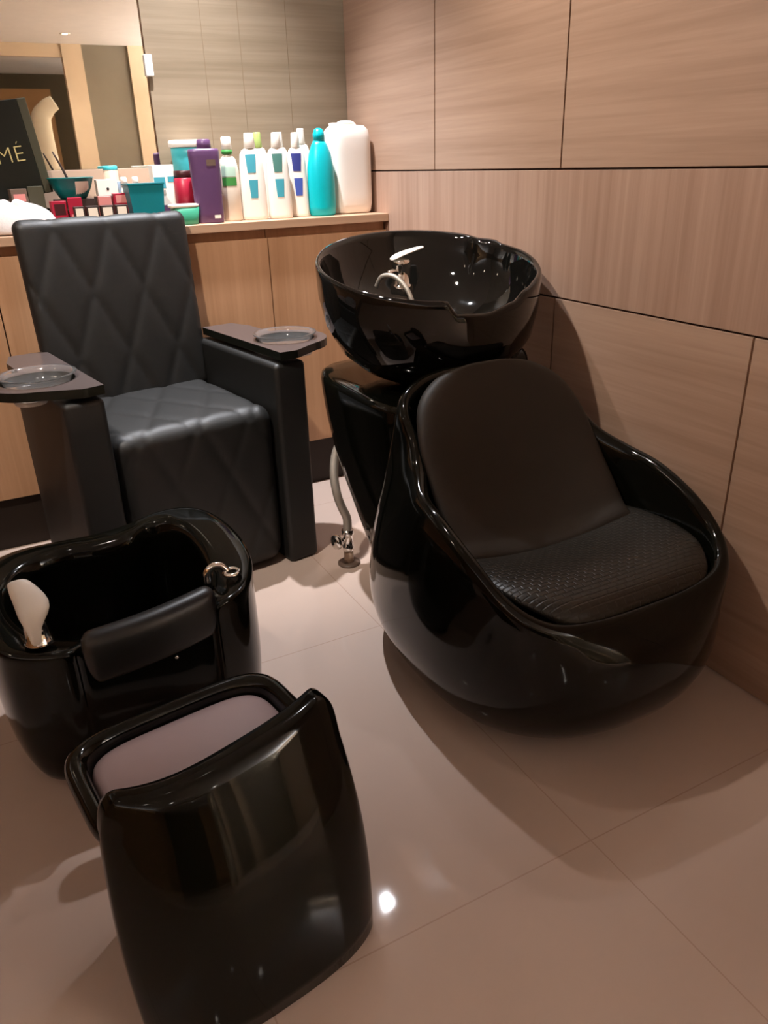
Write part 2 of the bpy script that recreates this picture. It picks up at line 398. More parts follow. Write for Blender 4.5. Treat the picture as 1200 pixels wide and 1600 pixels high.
# ------------------------------------------------------------------ bottles and boxes on the counter
GB = 'bottles and packs on the counter'
def decal(name, x0, x1, z0, z1, surf, mat, parent, n=8, off=0.0008, taper=0.0, rows=2):
    """label patch that follows surf(x, z) -> y (front), in bottle coordinates"""
    V, F = [], []
    for i in range(n+1):
        for k in range(rows+1):
            u = i/n; z = z0+(z1-z0)*k/rows
            c = (x0+x1)/2; hw = (x1-x0)/2*(1-taper*(1-k/rows))
            x = c+hw*(2*u-1); V.append((x, surf(x, z)-off, z))
    for i in range(n):
        for k in range(rows):
            a = i*(rows+1)+k; F.append((a, a+rows+1, a+rows+2, a+1))
    return mk(name, V, F, mat, parent, recalc=False)
def tall_bottle(x, y, label, m1, m2, w_=0.046, h=0.256, lab=True, capm='white'):
    t = thing('shampoo_bottle', label, 'bottle', (x, y, CT), -0.28)
    a, b = w_, w_*0.62
    prof = [(0.90, 0), (0.985, 0.004), (1.0, 0.012), (0.98, h*0.35), (0.90, h*0.62), (0.80, h*0.76), (0.62, h*0.81), (0.30, h*0.835), (0.26, h*0.84)]
    lathe('body', [(p*a, z) for p, z in prof], M['white'], t, n=32, sy=b/a, sq=0.75)
    lathe('cap', [(0.42*a, h*0.825), (0.44*a, h*0.83), (0.36*a, h*0.985), (0.32*a, h), (0.0005, h)], M[capm], t, n=24)
    def surf(xx, z):
        R_, = interp([(zz, p) for p, zz in prof], z); A, B_ = R_*a, R_*b
        q = min(0.98, abs(xx)/A); return -B_*(1-q**(2/0.75))**(0.75/2)
    if lab:
        decal('label', -0.018, 0.016, h*0.55, h*0.76, surf, m1, t, taper=0.25)
        decal('label', -0.013, 0.016, h*0.26, h*0.47, surf, m2, t, taper=0.25)
    return t
tall_bottle(0.892, 2.585, 'white bottle with two pale teal labels, nearest the pale green bottle', M['teallab'], M['teallab'], 0.042)
tall_bottle(0.977, 2.572, 'white bottle with a grey-green label above a teal one', M['greenlab'], M['teallab'], 0.0385)
tall_bottle(1.052, 2.595, 'white bottle with dark blue labels beside the turquoise bottle', M['bluelab'], M['bluelab2'], 0.034)
tall_bottle(1.118, 2.705, 'plain white bottle mostly hidden behind the blue-labelled bottle', None, None, 0.034, 0.272, False)
tall_bottle(0.965, 2.715, 'white bottle with a light green cap in the back row', None, None, 0.036, 0.262, False, 'lime')
tall_bottle(1.042, 2.715, 'plain white bottle in the back row behind the gap of the labelled ones', None, None, 0.033, 0.262, False)
# pale green translucent bottle
t = thing('lotion_bottle', 'translucent pale bottle with green collar and leafy green label', 'bottle', (0.818, 2.590, CT), -0.25)
pr = [(0.027, 0), (0.031, 0.006), (0.031, 0.10), (0.031, 0.150), (0.024, 0.182), (0.012, 0.196), (0.012, 0.200)]
lathe('body', pr, M['cream'], t, sy=0.8)
lathe('collar', [(0.0135, 0.196), (0.017, 0.198), (0.017, 0.208), (0.013, 0.210)], M['leaf'], t)
lathe('cap', [(0.014, 0.209), (0.0155, 0.211), (0.0155, 0.243), (0.013, 0.246)], M['white'], t)
sf = lambda xx, z: -0.8*math.sqrt(max(1e-6, interp([(zz, p) for p, zz in pr], z)[0]**2-xx*xx))
decal('label', -0.024, 0.020, 0.105, 0.130, sf, M['leaf'], t)
decal('label', -0.024, 0.020, 0.132, 0.165, sf, M['palegreen'], t)
# turquoise bottle
t = thing('pump_bottle', 'turquoise bottle with sloping shoulders and pointed cap', 'bottle', (1.131, 2.580, CT))
lathe('body', [(0.040, 0), (0.0455, 0.006), (0.0475, 0.03), (0.0475, 0.10), (0.045, 0.15), (0.038, 0.19), (0.027, 0.218), (0.0185, 0.232)], M['turq'], t, sy=0.8)
lathe('cap', [(0.0195, 0.230), (0.0195, 0.250), (0.014, 0.264), (0.006, 0.268)], M['turq'], t, sy=0.9)
# jerrycan
t = thing('jerrycan', 'large white rounded jerrycan at the corner end of the counter', 'canister', (1.256, 2.632, CT), 0.0)
loft('body', [[(0.074*k*math.copysign(abs(math.cos(2*PI*j/40))**0.5, math.cos(2*PI*j/40)), 0.062*k*math.copysign(abs(math.sin(2*PI*j/40))**0.5, math.sin(2*PI*j/40)), z) for j in range(40)]
  for k, z in ((0.80, 0), (0.93, 0.006), (0.99, 0.03), (1.0, 0.06), (1.0, 0.20), (0.985, 0.235), (0.92, 0.262), (0.75, 0.275), (0.3, 0.279))], M['white'], t)
tube('handle', [(-0.035, 0.0, 0.266), (-0.025, 0, 0.280), (0.0, 0, 0.284), (0.025, 0, 0.280), (0.035, 0, 0.266)], 0.009, M['white'], t)
lathe('cap', [(0.016, 0.275), (0.018, 0.277), (0.018, 0.284), (0.015, 0.286)], M['white'], t, c=(-0.03, 0.030, 0))
# purple bottle
t = thing('conditioner_bottle', 'large purple bottle with flattened body and purple lid', 'bottle', (0.733, 2.560, CT), -0.2)
loft('body', [[(0.047*k*math.copysign(abs(math.cos(2*PI*j/40))**0.6, math.cos(2*PI*j/40)), 0.030*k*math.copysign(abs(math.sin(2*PI*j/40))**0.6, math.sin(2*PI*j/40)), z) for j in range(40)]
  for k, z in ((0.82, 0), (0.9, 0.005), (0.92, 0.03), (1.0, 0.19), (1.0, 0.205), (0.96, 0.212), (0.4, 0.214))], M['purple'], t)
lathe('lid', [(0.020, 0.213), (0.022, 0.215), (0.021, 0.236), (0.017, 0.239)], M['purple'], t, c=(0.004, 0, 0))
sf = lambda xx, z: -0.030*(0.9+0.1*(z/0.19))*(1-min(.97, abs(xx)/0.046)**3.33)**0.3
decal('label', 0.012, 0.032, 0.014, 0.024, sf, M['white'], t)
decal('label', 0.004, 0.032, 0.165, 0.182, sf, M['taupe'], t)
# cyan tub with a white lid
t = thing('product_tub', 'cyan plastic tub with a wide white lid behind the purple bottle', 'tub', (0.738, 2.728, CT))
lathe('body', [(0.050, 0), (0.054, 0.004), (0.060, 0.20), (0.060, 0.222)], M['cyanj'], t)
lathe('lid', [(0.064, 0.221), (0.066, 0.223), (0.066, 0.238), (0.062, 0.242)], M['white'], t)
# crimson jar
t = thing('cream_jar', 'crimson jar with dark lid and dark base between white box and purple bottle', 'jar', (0.683, 2.635, CT))
lathe('body', [(0.030, 0.028), (0.0325, 0.034), (0.0335, 0.085), (0.0325, 0.130), (0.028, 0.134)], M['crimson'], t)
lathe('lid', [(0.029, 0.1335), (0.030, 0.135), (0.030, 0.152), (0.028, 0.154)], M['maroon'], t)
lathe('base', [(0.029, 0), (0.030, 0.002), (0.030, 0.027), (0.0295, 0.0275)], M['maroon'], t)
# white box with blue panels
t = thing('product_box', 'white upright carton with blue panels beside the crimson jar', 'box', (0.620, 2.655, CT), 0.06)
box('carton', -0.034, 0.034, -0.02, 0.02, 0, 0.172, M['white'], t, 0.001, 1)
box('label', -0.032, 0.003, -0.0206, -0.0201, 0.105, 0.137, M['teallab'], t)
box('label', 0.011, 0.034, -0.0206, -0.0201, 0.122, 0.138, M['teallab'], t)
box('label', -0.0335, 0.0335, -0.0206, -0.0201, 0.036, 0.056, M['purple'], t)
boxes('barcode', [(-0.012+i*0.0022, -0.012+i*0.0022+0.0010, -0.0206, -0.0201, 0.084, 0.100) for i in range(6)], M['dkgrey'], t)
# green container with white lid
t = thing('wax_tub', 'clear green tub with a loose white lid at the front of the counter', 'tub', (0.652, 2.548, CT), 0.05)
loft('body', [[(a_*math.copysign(abs(math.cos(2*PI*j/36))**0.5, math.cos(2*PI*j/36)), b_*math.copysign(abs(math.sin(2*PI*j/36))**0.5, math.sin(2*PI*j/36)), z) for j in range(36)]
  for a_, b_, z in ((0.034, 0.022, 0), (0.036, 0.024, 0.003), (0.042, 0.028, 0.05))], M['mint'], t)
loft('lid', [[(dx+a_*math.copysign(abs(math.cos(2*PI*j/36))**0.5, math.cos(2*PI*j/36)), a_*0.66*math.copysign(abs(math.sin(2*PI*j/36))**0.5, math.sin(2*PI*j/36)), z) for j in range(36)]
  for a_, dx, z in ((0.043, -0.004, 0.0505), (0.045, -0.004, 0.052), (0.045, -0.004, 0.058), (0.040, -0.004, 0.060))], M['cream'], t)
# teal box
t = thing('storage_box', 'deep teal flared plastic box standing behind the armchair back', 'box', (0.540, 2.575, CT), 0.08)
loft('body', [[(sx*a_, sy*b_, z) for sx, sy in ((-1, -1), (1, -1), (1, 1), (-1, 1))] for a_, b_, z in ((0.044, 0.026, 0), (0.054, 0.032, 0.118))], M['teal'], t, smooth=False, cap1=True)
loft('rim', [[(sx*a_, sy*b_, z) for sx, sy in ((-1, -1), (1, -1), (1, 1), (-1, 1))] for a_, b_, z in ((0.0545, 0.0325, 0.1185), (0.056, 0.034, 0.119), (0.056, 0.034, 0.123), (0.05, 0.03, 0.123))], M['teal'], t, smooth=False)
# dark boxes that carry the bowl (stacked on the counter)
def carton(name, x0, x1, z0, z1, y0, y1, m, label, lab=None, cat='box', rz=0.0, group=None):
    t = thing(name, label, cat, ((x0+x1)/2, (y0+y1)/2, z0), rz, group)
    hw, hd = (x1-x0)/2, (y1-y0)/2
    box('carton', -hw, hw, -hd, hd, 0, z1-z0, m, t, 0.0012, 1)
    if lab: box('label', -hw*0.72, hw*0.72, -hd-0.0006, -hd-0.0001, lab[0], lab[1], lab[2], t)
    return t
lb = [('leftmost of the small dark cartons with white labels', 0.326, 0.355), ('second small dark carton with white label from the crimson packs', 0.360, 0.396),
      ('third small dark carton with white label, nearer the teal box', 0.401, 0.438), ('small dark carton with white label touching the teal box', 0.443, 0.479)]
for l_, a, b in lb:
    carton('hair_colour_box', a, b, CT, 1.006, 2.535, 2.56, M['brownbox'], l_, (0.036, 0.062, M['cream']), group='dark hair colour cartons')
carton('display_carton', 0.292, 0.402, CT, 1.024, 2.63, 2.70, M['brownbox'], 'dark brown carton underneath the teal tinting bowl', (0.055, 0.06, M['taupe']))
carton('supply_carton', 0.412, 0.500, CT, 1.028, 2.64, 2.70, M['brownbox'], 'dark carton underneath the small white box')
carton('white_box', 0.419, 0.480, 1.0285, 1.075, 2.65, 2.69, M['white'], 'small white box with a black dot on top of a dark carton')
carton('blue_packet', 0.483, 0.512, CT, 1.068, 2.655, 2.69, simple('pale_blue_card', srgb(170, 196, 220), 0.4), 'pale blue packet between white box and teal box')
dt = lathe('dot', [(0.004, 0), (0.004, 0.0006)], M['black'], bpy.data.objects['white_box'], n=16); dt.rotation_euler = (PI/2, 0, 0); dt.location = (0.0, -0.0203, 0.020)
carton('crimson_pack', 0.270, 0.312, CT, 1.022, 2.575, 2.60, M['crimson'], 'crimson carton beside the white towel', (0.045, 0.075, M['maroon']), rz=0.15)
carton('crimson_pouch', 0.318, 0.358, CT, 1.030, 2.572, 2.60, M['crimson'], 'second crimson carton with pale lower label, in front of the teal bowl', (0.02, 0.045, M['pink']), rz=-0.1)
carton('pink_packet', 0.406, 0.444, CT, 1.030, 2.585, 2.605, M['pink'], 'pale pink packet behind the dark cartons')
carton('red_carton', 0.452, 0.494, CT, 1.036, 2.59, 2.62, M['crimson'], 'red carton with dark edge beside the teal box', (0.070, 0.092, M['pink']))
carton('taupe_carton', 0.171, 0.216, CT, 1.058, 2.63, 2.67, M['taupe'], 'grey-brown carton in front of the black display box', (0.085, 0.105, M['pink']), rz=0.1)
carton('olive_carton', 0.221, 0.264, CT, 1.063, 2.63, 2.67, M['dkgrey'], 'olive-grey carton between the black display box and the teal bowl', None, rz=-0.05)
for i, (dx, lab_) in enumerate(((0.500, 'slanted white tube tip sticking up behind the teal box'), (0.535, 'rounded white tube tip sticking up behind the teal box'))):
    tt = thing('product_tube', lab_, 'tube', (dx, 2.650, CT))
    lathe('tube', [(0.012, 0), (0.013, 0.004), (0.013, 0.10), (0.009, 0.112)], M['white'], tt, n=20)
    lathe('cap', [(0.0095, 0.1125), (0.0095, 0.138), (0.007, 0.141)], M['white'], tt, n=20)
tt = thing('glass_jar', 'beige jar with a flat cyan lid beneath the mirror', 'jar', (0.482, 2.745, CT))
lathe('jar', [(0.020, 0), (0.022, 0.004), (0.022, 0.160)], M['splash'], tt); lathe('lid', [(0.0215, 0.161), (0.0225, 0.163), (0.0225, 0.172), (0.02, 0.174)], M['cyanj'], tt)
# tinting bowl with its brush
t = thing('tinting_bowl', 'dark teal tinting bowl with a white square label', 'bowl', (0.348, 2.665, 1.0245), 0.0)
lathe('bowl', [(0.036, 0), (0.040, 0.004), (0.055, 0.03), (0.064, 0.055), (0.068, 0.058), (0.064, 0.059), (0.060, 0.054), (0.050, 0.03), (0.034, 0.008)], M['tealbowl'], t, n=40, cap1=True)
sf = lambda xx, z: -math.sqrt(max(1e-6, interp([(0.004, 0.040), (0.03, 0.055), (0.055, 0.064)], z)[0]**2-xx*xx))
decal('label', 0.003, 0.043, 0.012, 0.048, sf, M['cream'], t)
t = thing('tint_brush', 'slim brown brush handle standing in the teal bowl', 'brush', (0, 0, 0))
tube('handle', [(0.352, 2.665, 1.04), (0.334, 2.667, 1.10), (0.312, 2.67, 1.155)], [0.004, 0.0035, 0.002], M['brownbox'], t, n=10, k=3)
box('bristles', 0.346, 0.362, 2.662, 2.668, 1.034, 1.052, M['black'], t)
# black display box with gold letters
t = thing('display_box', 'black display box with thin gold letters leaning beside the mirror', 'box', (0.150, 2.715, CT+0.088), 0.0)
t.rotation_euler = (math.radians(4), math.radians(-7), 0)
box('box', -0.17, 0.125, -0.012, 0.018, 0.0, 0.255, M['black'], t, 0.002, 2)
box('edge', 0.1255, 0.150, -0.008, 0.018, 0.0, 0.255, M['dkgrey'], t, 0.002, 2)
cu = bpy.data.curves.new('letters', 'FONT'); cu.body = 'MÉ'; cu.size = 0.062; cu.extrude = 0.0004; cu.offset = -0.0012; cu.space_character = 1.05
tmp = bpy.data.objects.new('letters_tmp', cu); COL.objects.link(tmp); bpy.context.view_layer.update()
me = bpy.data.meshes.new_from_object(tmp.evaluated_get(bpy.context.evaluated_depsgraph_get())); bpy.data.objects.remove(tmp)
me.materials.clear(); me.materials.append(M['gold'])
lt = bpy.data.objects.new('letters', me); COL.objects.link(lt); lt.parent = t; lt.rotation_euler = (PI/2, 0, 0.0); lt.location = (0.022, -0.0126, 0.095)
t = thing('black_case', 'black zipped case lying under the black display box', 'case', (0.16, 2.72, CT))
rbox('case', -0.13, 0.125, -0.03, 0.03, 0.0, 0.062, 0.012, M['black'], t)
# towel
def towel(name, cx_, cy_, a, b, h, z, label, drop=0.0):
    rings = []
    for i in range(13):
        u = i/12; rr = []
        for j in range(56):
            th = 2*PI*j/56
            f = math.cos(u*PI/2); k = 1+0.07*math.sin(3*th+1)+0.05*math.sin(7*th)*(1-u)
            rr.append((cx_+a*k*math.copysign(abs(math.cos(th))**0.8, math.cos(th))*f, cy_+b*k*math.sin(th)*f, z+h*math.sin(u*PI/2)*(1+0.10*math.sin(2*th+0.5)+0.06*math.sin(5*th+4*u))))
        rings.append(rr)
    o = loft(name, rings[:-1], M['cloth'], None, True, True, 1)
    return tag(o, label, 'towel')
towel('towel', 0.165, 2.572, 0.115, 0.056, 0.084, CT+0.001, 'crumpled white towel heaped at the counter edge behind the armchair')

# ------------------------------------------------------------------ quilted pedicure armchair
AR = math.radians(9); P0 = (0.790, 1.975, 0)
ac = thing('pedicure_armchair', 'black leather armchair with diamond quilting and tray arms', 'armchair', P0, AR)
def quilt(u, v, du, dv, depth, wd=0.006):
    """groove depth at (u, v) for two diagonal line families"""
    a = (u/du+v/dv) % 1.0; b = (u/du-v/dv) % 1.0
    k = du*dv/math.hypot(du, dv)
    da = min(a, 1-a)*k; db = min(b, 1-b)*k
    g_ = 0
    for d_ in (da, db): g_ += math.exp(-(d_/wd)**2)
    puff = min(1, da/0.03)*min(1, db/0.03)
    return -depth*min(1, g_)+0.002*puff
def front_mask(n, ax, s):
    return max(0.0, n[ax]*s)
rbox('arm', -0.100, -0.002, 0.0, 0.50, 0.0, 0.607, 0.014, M['leather'], ac, 0.05)
rbox('arm', -0.660, -0.562, 0.0, 0.50, 0.0, 0.607, 0.014, M['leather'], ac, 0.05)
rbox('seat', -0.560, -0.102, 0.02, 0.47, 0.012, 0.492, 0.045, M['leather'], ac, 0.009, rseg=10,
     disp=lambda p, n: quilt(p.x+0.33, (p.y if n.z > 0.5 else -(0.492-p.z)*0.9), 0.155, 0.30, 0.0028)*max(n.z, -n.y, 0))
# reclined backrest
br_ = rbox('backrest', -0.574, -0.086, 0.0, 0.052, 0.0, 0.522, 0.025, M['leather'], ac, 0.009, rseg=10,
     disp=lambda p, n: quilt(p.x+0.327, p.z-0.50, 0.150, 0.36, 0.0026)*max(-n.y, n.z*0.8, 0))
br_.location = (0, 0.452, 0.465); br_.rotation_euler = (-math.radians(4.6), 0, 0)
rbox('rear_panel', -0.562, -0.10, 0.47, 0.50, 0.012, 0.46, 0.012, M['leather'], ac, 0.06)
def tray(sgn, inner, name='tray'):
    """arm board with a round lobe and a hole for the manicure bowl"""
    ccx = inner+sgn*0.108; ccy = 0.155; R_ = 0.122; rh = 0.086
    y0, y1 = -0.004, 0.485
    out = []
    n = 96
    def boundary(th):
        dx, dy = math.cos(th), math.sin(th)
        # union of the circle and the inner rectangle, as seen from the hole centre
        best = R_
        x0r, x1r = (inner, inner+0.10) if sgn > 0 else (inner-0.10, inner)
        t_ = 1e9
        if dx > 1e-9: t_ = min(t_, (x1r-ccx)/dx)
        elif dx < -1e-9: t_ = min(t_, (x0r-ccx)/dx)
        if dy > 1e-9: t_ = min(t_, (y1-ccy)/dy)
        elif dy < -1e-9: t_ = min(t_, (y0-ccy)/dy)
        if (sgn > 0 and x1r < ccx and dx > 0) or (sgn < 0 and x0r > ccx and dx < 0): t_ = 0
        # rays towards the strip but leaving past its outer edge
        if t_ < 0: t_ = 0
        px, py = ccx+dx*t_, ccy+dy*t_
        # allow the tangent fillet between lobe and strip end
        return max(best, t_)
    z0, z1 = 0.618, 0.640
    poly = []
    # explicit outline: inner-front corner -> lobe -> back end -> inner-back corner
    i_ = inner; o_ = lambda k: i_+sgn*k
    poly.append((i_, y0)); poly.append((o_(0.05), y0-0.006))
    for k in range(0, 15):
        th = -PI/2+0.25+(PI*0.88)*k/14
        poly.append((ccx+sgn*R_*math.cos(th), ccy+R_*math.sin(th)))
    poly.append((o_(0.125), 0.40)); poly.append((o_(0.10), y1)); poly.append((i_, y1))
    # resample outline by angle about the hole centre
    import bisect
    def ray_hit(th):
        dx, dy = math.cos(th), math.sin(th); best = 0
        m_ = len(poly)
        for a_ in range(m_):
            ax_, ay_ = poly[a_]; bx_, by_ = poly[(a_+1) % m_]
            ex, ey = bx_-ax_, by_-ay_; den = dx*ey-dy*ex
            if abs(den) < 1e-12: continue
            t_ = ((ax_-ccx)*ey-(ay_-ccy)*ex)/den; s_ = ((ax_-ccx)*dy-(ay_-ccy)*dx)/den
            if t_ > 0 and -1e-6 <= s_ <= 1+1e-6: best = max(best, t_)
        return best
    ths = sorted([2*PI*k/n for k in range(n)]+[math.atan2(py-ccy, px-ccx) % (2*PI) for px, py in (poly[0], poly[-1], poly[-2])])
    O = [(ccx+ray_hit(t_)*math.cos(t_), ccy+ray_hit(t_)*math.sin(t_)) for t_ in ths]
    I = [(ccx+rh*math.cos(t_), ccy+rh*math.sin(t_)) for t_ in ths]
    rings = [[(x, y, z0) for x, y in I], [(x, y, z0) for x, y in O], [(x, y, z1) for x, y in O], [(x, y, z1) for x, y in I], [(x, y, z0) for x, y in I]]
    o = loft(name, rings, M['tray'], ac, False, False, smooth=False)
    o.data.materials.append(M['black'])
    for pg in o.data.polygons:
        if abs(pg.normal.z) < 0.5: pg.material_index = 1
    # clear bowl hanging in the hole
    side = 'nearer the shampoo chair' if sgn > 0 else 'on the arm away from the shampoo chair'
    c_ = Matrix.Rotation(AR, 4, 'Z') @ Vector((ccx, ccy, 0)) + Vector(P0)
    bw = thing('manicure_bowl', 'clear manicure bowl in the armchair tray '+side, 'bowl', (c_.x, c_.y, 0.6405), AR)
    pr_ = [(0.024, -0.031), (0.050, -0.029), (0.070, -0.020), (0.080, 0.0), (0.0835, 0.012), (0.092, 0.014), (0.092, 0.0165), (0.082, 0.0150), (0.078, 0.002), (0.068, -0.017), (0.049, -0.026), (0.020, -0.028)]
    nn = 72; rings = []
    for q, (rr, zz) in enumerate(pr_):
        rings.append([((rr*(1+(0.012*math.cos(12*2*PI*j/nn) if -0.047 < zz < 0.003 else 0)))*math.cos(2*PI*j/nn), rr*(1+(0.012*math.cos(12*2*PI*j/nn) if -0.047 < zz < 0.003 else 0))*math.sin(2*PI*j/nn), zz) for j in range(nn)])
    loft('bowl', rings, M['glass'], bw)
    lathe('cup', [(0.020, -0.052), (0.036, -0.048), (0.042, -0.036), (0.040, -0.034), (0.034, -0.044), (0.018, -0.048)], M['white'], bw, n=40, c=(sgn*0.030, -0.025, 0))
tray(1, -0.082); tray(-1, -0.560)

# ------------------------------------------------------------------ shampoo chair
SC = thing('shampoo_chair', 'black glossy shampoo chair with rounded tub base against the panelled wall', 'shampoo chair', (1.0, 1.2, 0))
def sup(t_, a, bf, bb, e):
    """outline: t=0 front (-y), t=90 right (+x), t=180 back"""
    s, c = math.sin(t_), math.cos(t_)
    b_ = bf if c > 0 else bb
    return (a*math.copysign(abs(s)**e, s), -b_*math.copysign(abs(c)**e, c))
# rim of the tub: angle, |x|, y, z  (local)
RIM = [(0, 0.0, -0.335, 0.330), (18, 0.110, -0.332, 0.332), (34, 0.215, -0.315, 0.345), (48, 0.272, -0.262, 0.380), (64, 0.292, -0.175, 0.430),
       (82, 0.296, -0.060, 0.472), (100, 0.284, 0.035, 0.490), (116, 0.252, 0.105, 0.520), (132, 0.232, 0.160, 0.565), (146, 0.228, 0.205, 0.605),
       (158, 0.200, 0.245, 0.640), (170, 0.125, 0.268, 0.666), (180, 0.0, 0.275, 0.674)]
NT = 96
def rim(t_, din=0.0, dz=0.0):
    d = math.degrees(t_) % 360; s = 1
    if d > 180: d = 360-d; s = -1
    x, y, z = interp(RIM, d)
    # inward offset in plan
    L_ = math.hypot(x, y-0.0) or 1
    return (s*(x-din*x/L_), y-din*(y)/L_, z+dz)
rings = []
TH = [2*PI*j/NT for j in range(NT)]
body = [(0.0, 0.235, 0.235, 0.36, 0.85), (0.012, 0.262, 0.270, 0.40, 0.85), (0.05, 0.298, 0.330, 0.44, 0.85), (0.11, 0.325, 0.375, 0.46, 0.85), (0.18, 0.338, 0.395, 0.45, 0.85), (0.25, 0.338, 0.390, 0.42, 0.85)]
for z, a, bf, bb, e in body: rings.append([sup(t_, a, bf, bb, e)+(z,) for t_ in TH])
last = [sup(t_, 0.338, 0.390, 0.42, 0.85) for t_ in TH]
for f in (0.25, 0.5, 0.75, 0.9):
    rr = []
    for t_, (lx, ly) in zip(TH, last):
        rx, ry, rz_ = rim(t_, -0.012, 0)
        g_ = f**1.6   # bulge: stays wide low, comes in near the rim
        rr.append((lx+(rx-lx)*g_, ly+(ry-ly)*g_, 0.25+(rz_-0.020-0.25)*f**0.92))
    rings.append(rr)
rings.append([rim(t_, -0.006, -0.010) for t_ in TH])
rings.append([rim(t_, 0.004, -0.001) for t_ in TH])
rings.append([rim(t_, 0.016, -0.001) for t_ in TH])
rings.append([rim(t_, 0.028, -0.014) for t_ in TH])
rings.append([(rim(t_, 0.035, 0)[0]*0.97, rim(t_, 0.035, 0)[1]*0.97, 0.22+(rim(t_, 0, 0)[2]-0.22)*0.5) for t_ in TH])
rings.append([(rim(t_, 0.06, 0)[0]*0.9, rim(t_, 0.06, 0)[1]*0.9, 0.20) for t_ in TH])
loft('shell', rings, M['gloss'], SC, True, True, 1)

# upholstery: seat and back, swept along the centre line
def sweep_pad(name, CL, mat, thick, nu=28, nv=44, cup=0.0):
    """CL: (s, y, z, half width, cup height, superellipse end factor)"""
    top, bot = [], []
    s0, s1 = CL[0][0], CL[-1][0]
    P = []
    for i in range(nv+1):
        s_ = s0+(s1-s0)*i/nv; P.append(interp(CL, s_))
    V, F = [], []
    def nrm(i):
        a, b = P[max(i-1, 0)], P[min(i+1, nv)]
        ty, tz = b[0]-a[0], b[1]-a[1]; l_ = math.hypot(ty, tz) or 1
        return -tz/l_, ty/l_
    for layer in (0, 1):
        for i in range(nv+1):
            y, z, hw, cu_ = P[i][:4]; ny, nz = nrm(i)
            endf = min(1.0, min(i, nv-i)/4.0); endf = math.sqrt(max(0.0, 1-(1-endf)**2))
            for j in range(nu+1):
                u = -1+2*j/nu
                uu = math.sin(u*PI/2)
                ed = math.sqrt(max(0.0, 1-abs(uu)**6))
                lift = cu_*(abs(uu)**2.2)
                th = thick*ed*(0.25+0.75*endf)*(1 if layer == 0 else -0.6)
                V.append((hw*uu, y+ny*(lift+th), z+nz*(lift+th)))
    n1 = (nv+1)*(nu+1)
    for layer in (0, 1):
        for i in range(nv):
            for j in range(nu):
                a = layer*n1+i*(nu+1)+j; q = (a, a+1, a+nu+2, a+nu+1)
                F.append(q if layer == 0 else q[::-1])
    for i in range(nv):
        for j in (0, nu):
            a = i*(nu+1)+j; F.append((a, a+nu+1, a+nu+1+n1, a+n1))
    for j in range(nu):
        for i in (0, nv):
            a = i*(nu+1)+j; F.append((a, a+1, a+1+n1, a+n1))
    o = mk(name, V, F, mat, SC)
    m_ = o.modifiers.new('weld', 'WELD'); m_.merge_threshold = 0.0004
    return o
seat = sweep_pad('seat_cushion', [(0, -0.305, 0.316, 0.165, 0.0), (1, -0.288, 0.338, 0.200, 0.004), (2, -0.22, 0.346, 0.240, 0.014), (3, -0.12, 0.328, 0.254, 0.035), (4, 0.0, 0.295, 0.252, 0.055), (5, 0.06, 0.285, 0.240, 0.055)], M['weave'], 0.022)
back = sweep_pad('back_cushion', [(0, -0.045, 0.300, 0.222, 0.055), (1, 0.02, 0.325, 0.230, 0.06), (2, 0.085, 0.39, 0.232, 0.062), (3, 0.130, 0.465, 0.230, 0.05), (4, 0.170, 0.545, 0.222, 0.035), (5, 0.205, 0.615, 0.192, 0.02), (6, 0.228, 0.660, 0.125, 0.008), (7, 0.236, 0.676, 0.04, 0.0)], M['matte'], 0.032)

# rear column that carries the bowl
rings = []
for z, x0, x1, y0, y1 in ((0.0, -0.128, 0.15, 0.22, 0.575), (0.02, -0.134, 0.155, 0.20, 0.590), (0.2, -0.178, 0.165, 0.18, 0.660), (0.4, -0.212, 0.19, 0.20, 0.755), (0.555, -0.214, 0.205, 0.22, 0.800), (0.583, -0.212, 0.203, 0.23, 0.802), (0.590, -0.190, 0.19, 0.24, 0.79)):
    cx_, cy_, a, b = (x0+x1)/2, (y0+y1)/2, (x1-x0)/2, (y1-y0)/2
    rings.append([(cx_+a*math.copysign(abs(math.cos(t_))**0.55, math.cos(t_)), cy_+b*math.copysign(abs(math.sin(t_))**0.55, math.sin(t_)), z) for t_ in TH[::2]])
loft('column', rings, M['gloss'], SC, True, True, 1)
lathe('bowl_mount', [(0.09, 0.574), (0.085, 0.60), (0.07, 0.635)], M['gloss'], SC, c=(0.03, 0.51, 0.0))
tube('tilt_hinge', [(0.10, 0.36, 0.635), (0.155, 0.36, 0.632), (0.205, 0.36, 0.628)], 0.036, M['gloss'], SC, n=20, k=4)

# shampoo bowl (tilted towards the neck), with a lip for the neck
BC = (0.036, 0.530, 0.863); BA, BB = 0.279, 0.290
def slope(dx, dy): return 0.043*dx+0.185*dy
def ang_tab(d):  # extra rim height by azimuth
    tab = [(-180, 0.0), (-125, 0.0), (-113, 0.0), (-108, -0.030), (-92, -0.034), (-76, -0.020), (-66, -0.003), (-50, 0.004), (-10, 0.004), (12, 0.0), (16, 0.004), (30, 0.002), (180, 0.0)]
    for i in range(len(tab)-1):
        if tab[i][0] <= d <= tab[i+1][0]:
            u = (d-tab[i][0])/(tab[i+1][0]-tab[i][0]); u = u*u*(3-2*u)
            return tab[i][1]+(tab[i+1][1]-tab[i][1])*u
    return 0
def rad_tab(d):
    k = 1.0
    k -= 0.045*math.exp(-((d-26)/5.5)**2)
    k -= 0.02*math.exp(-((d+95)/14)**2)
    return k
NB = 160; rings = []
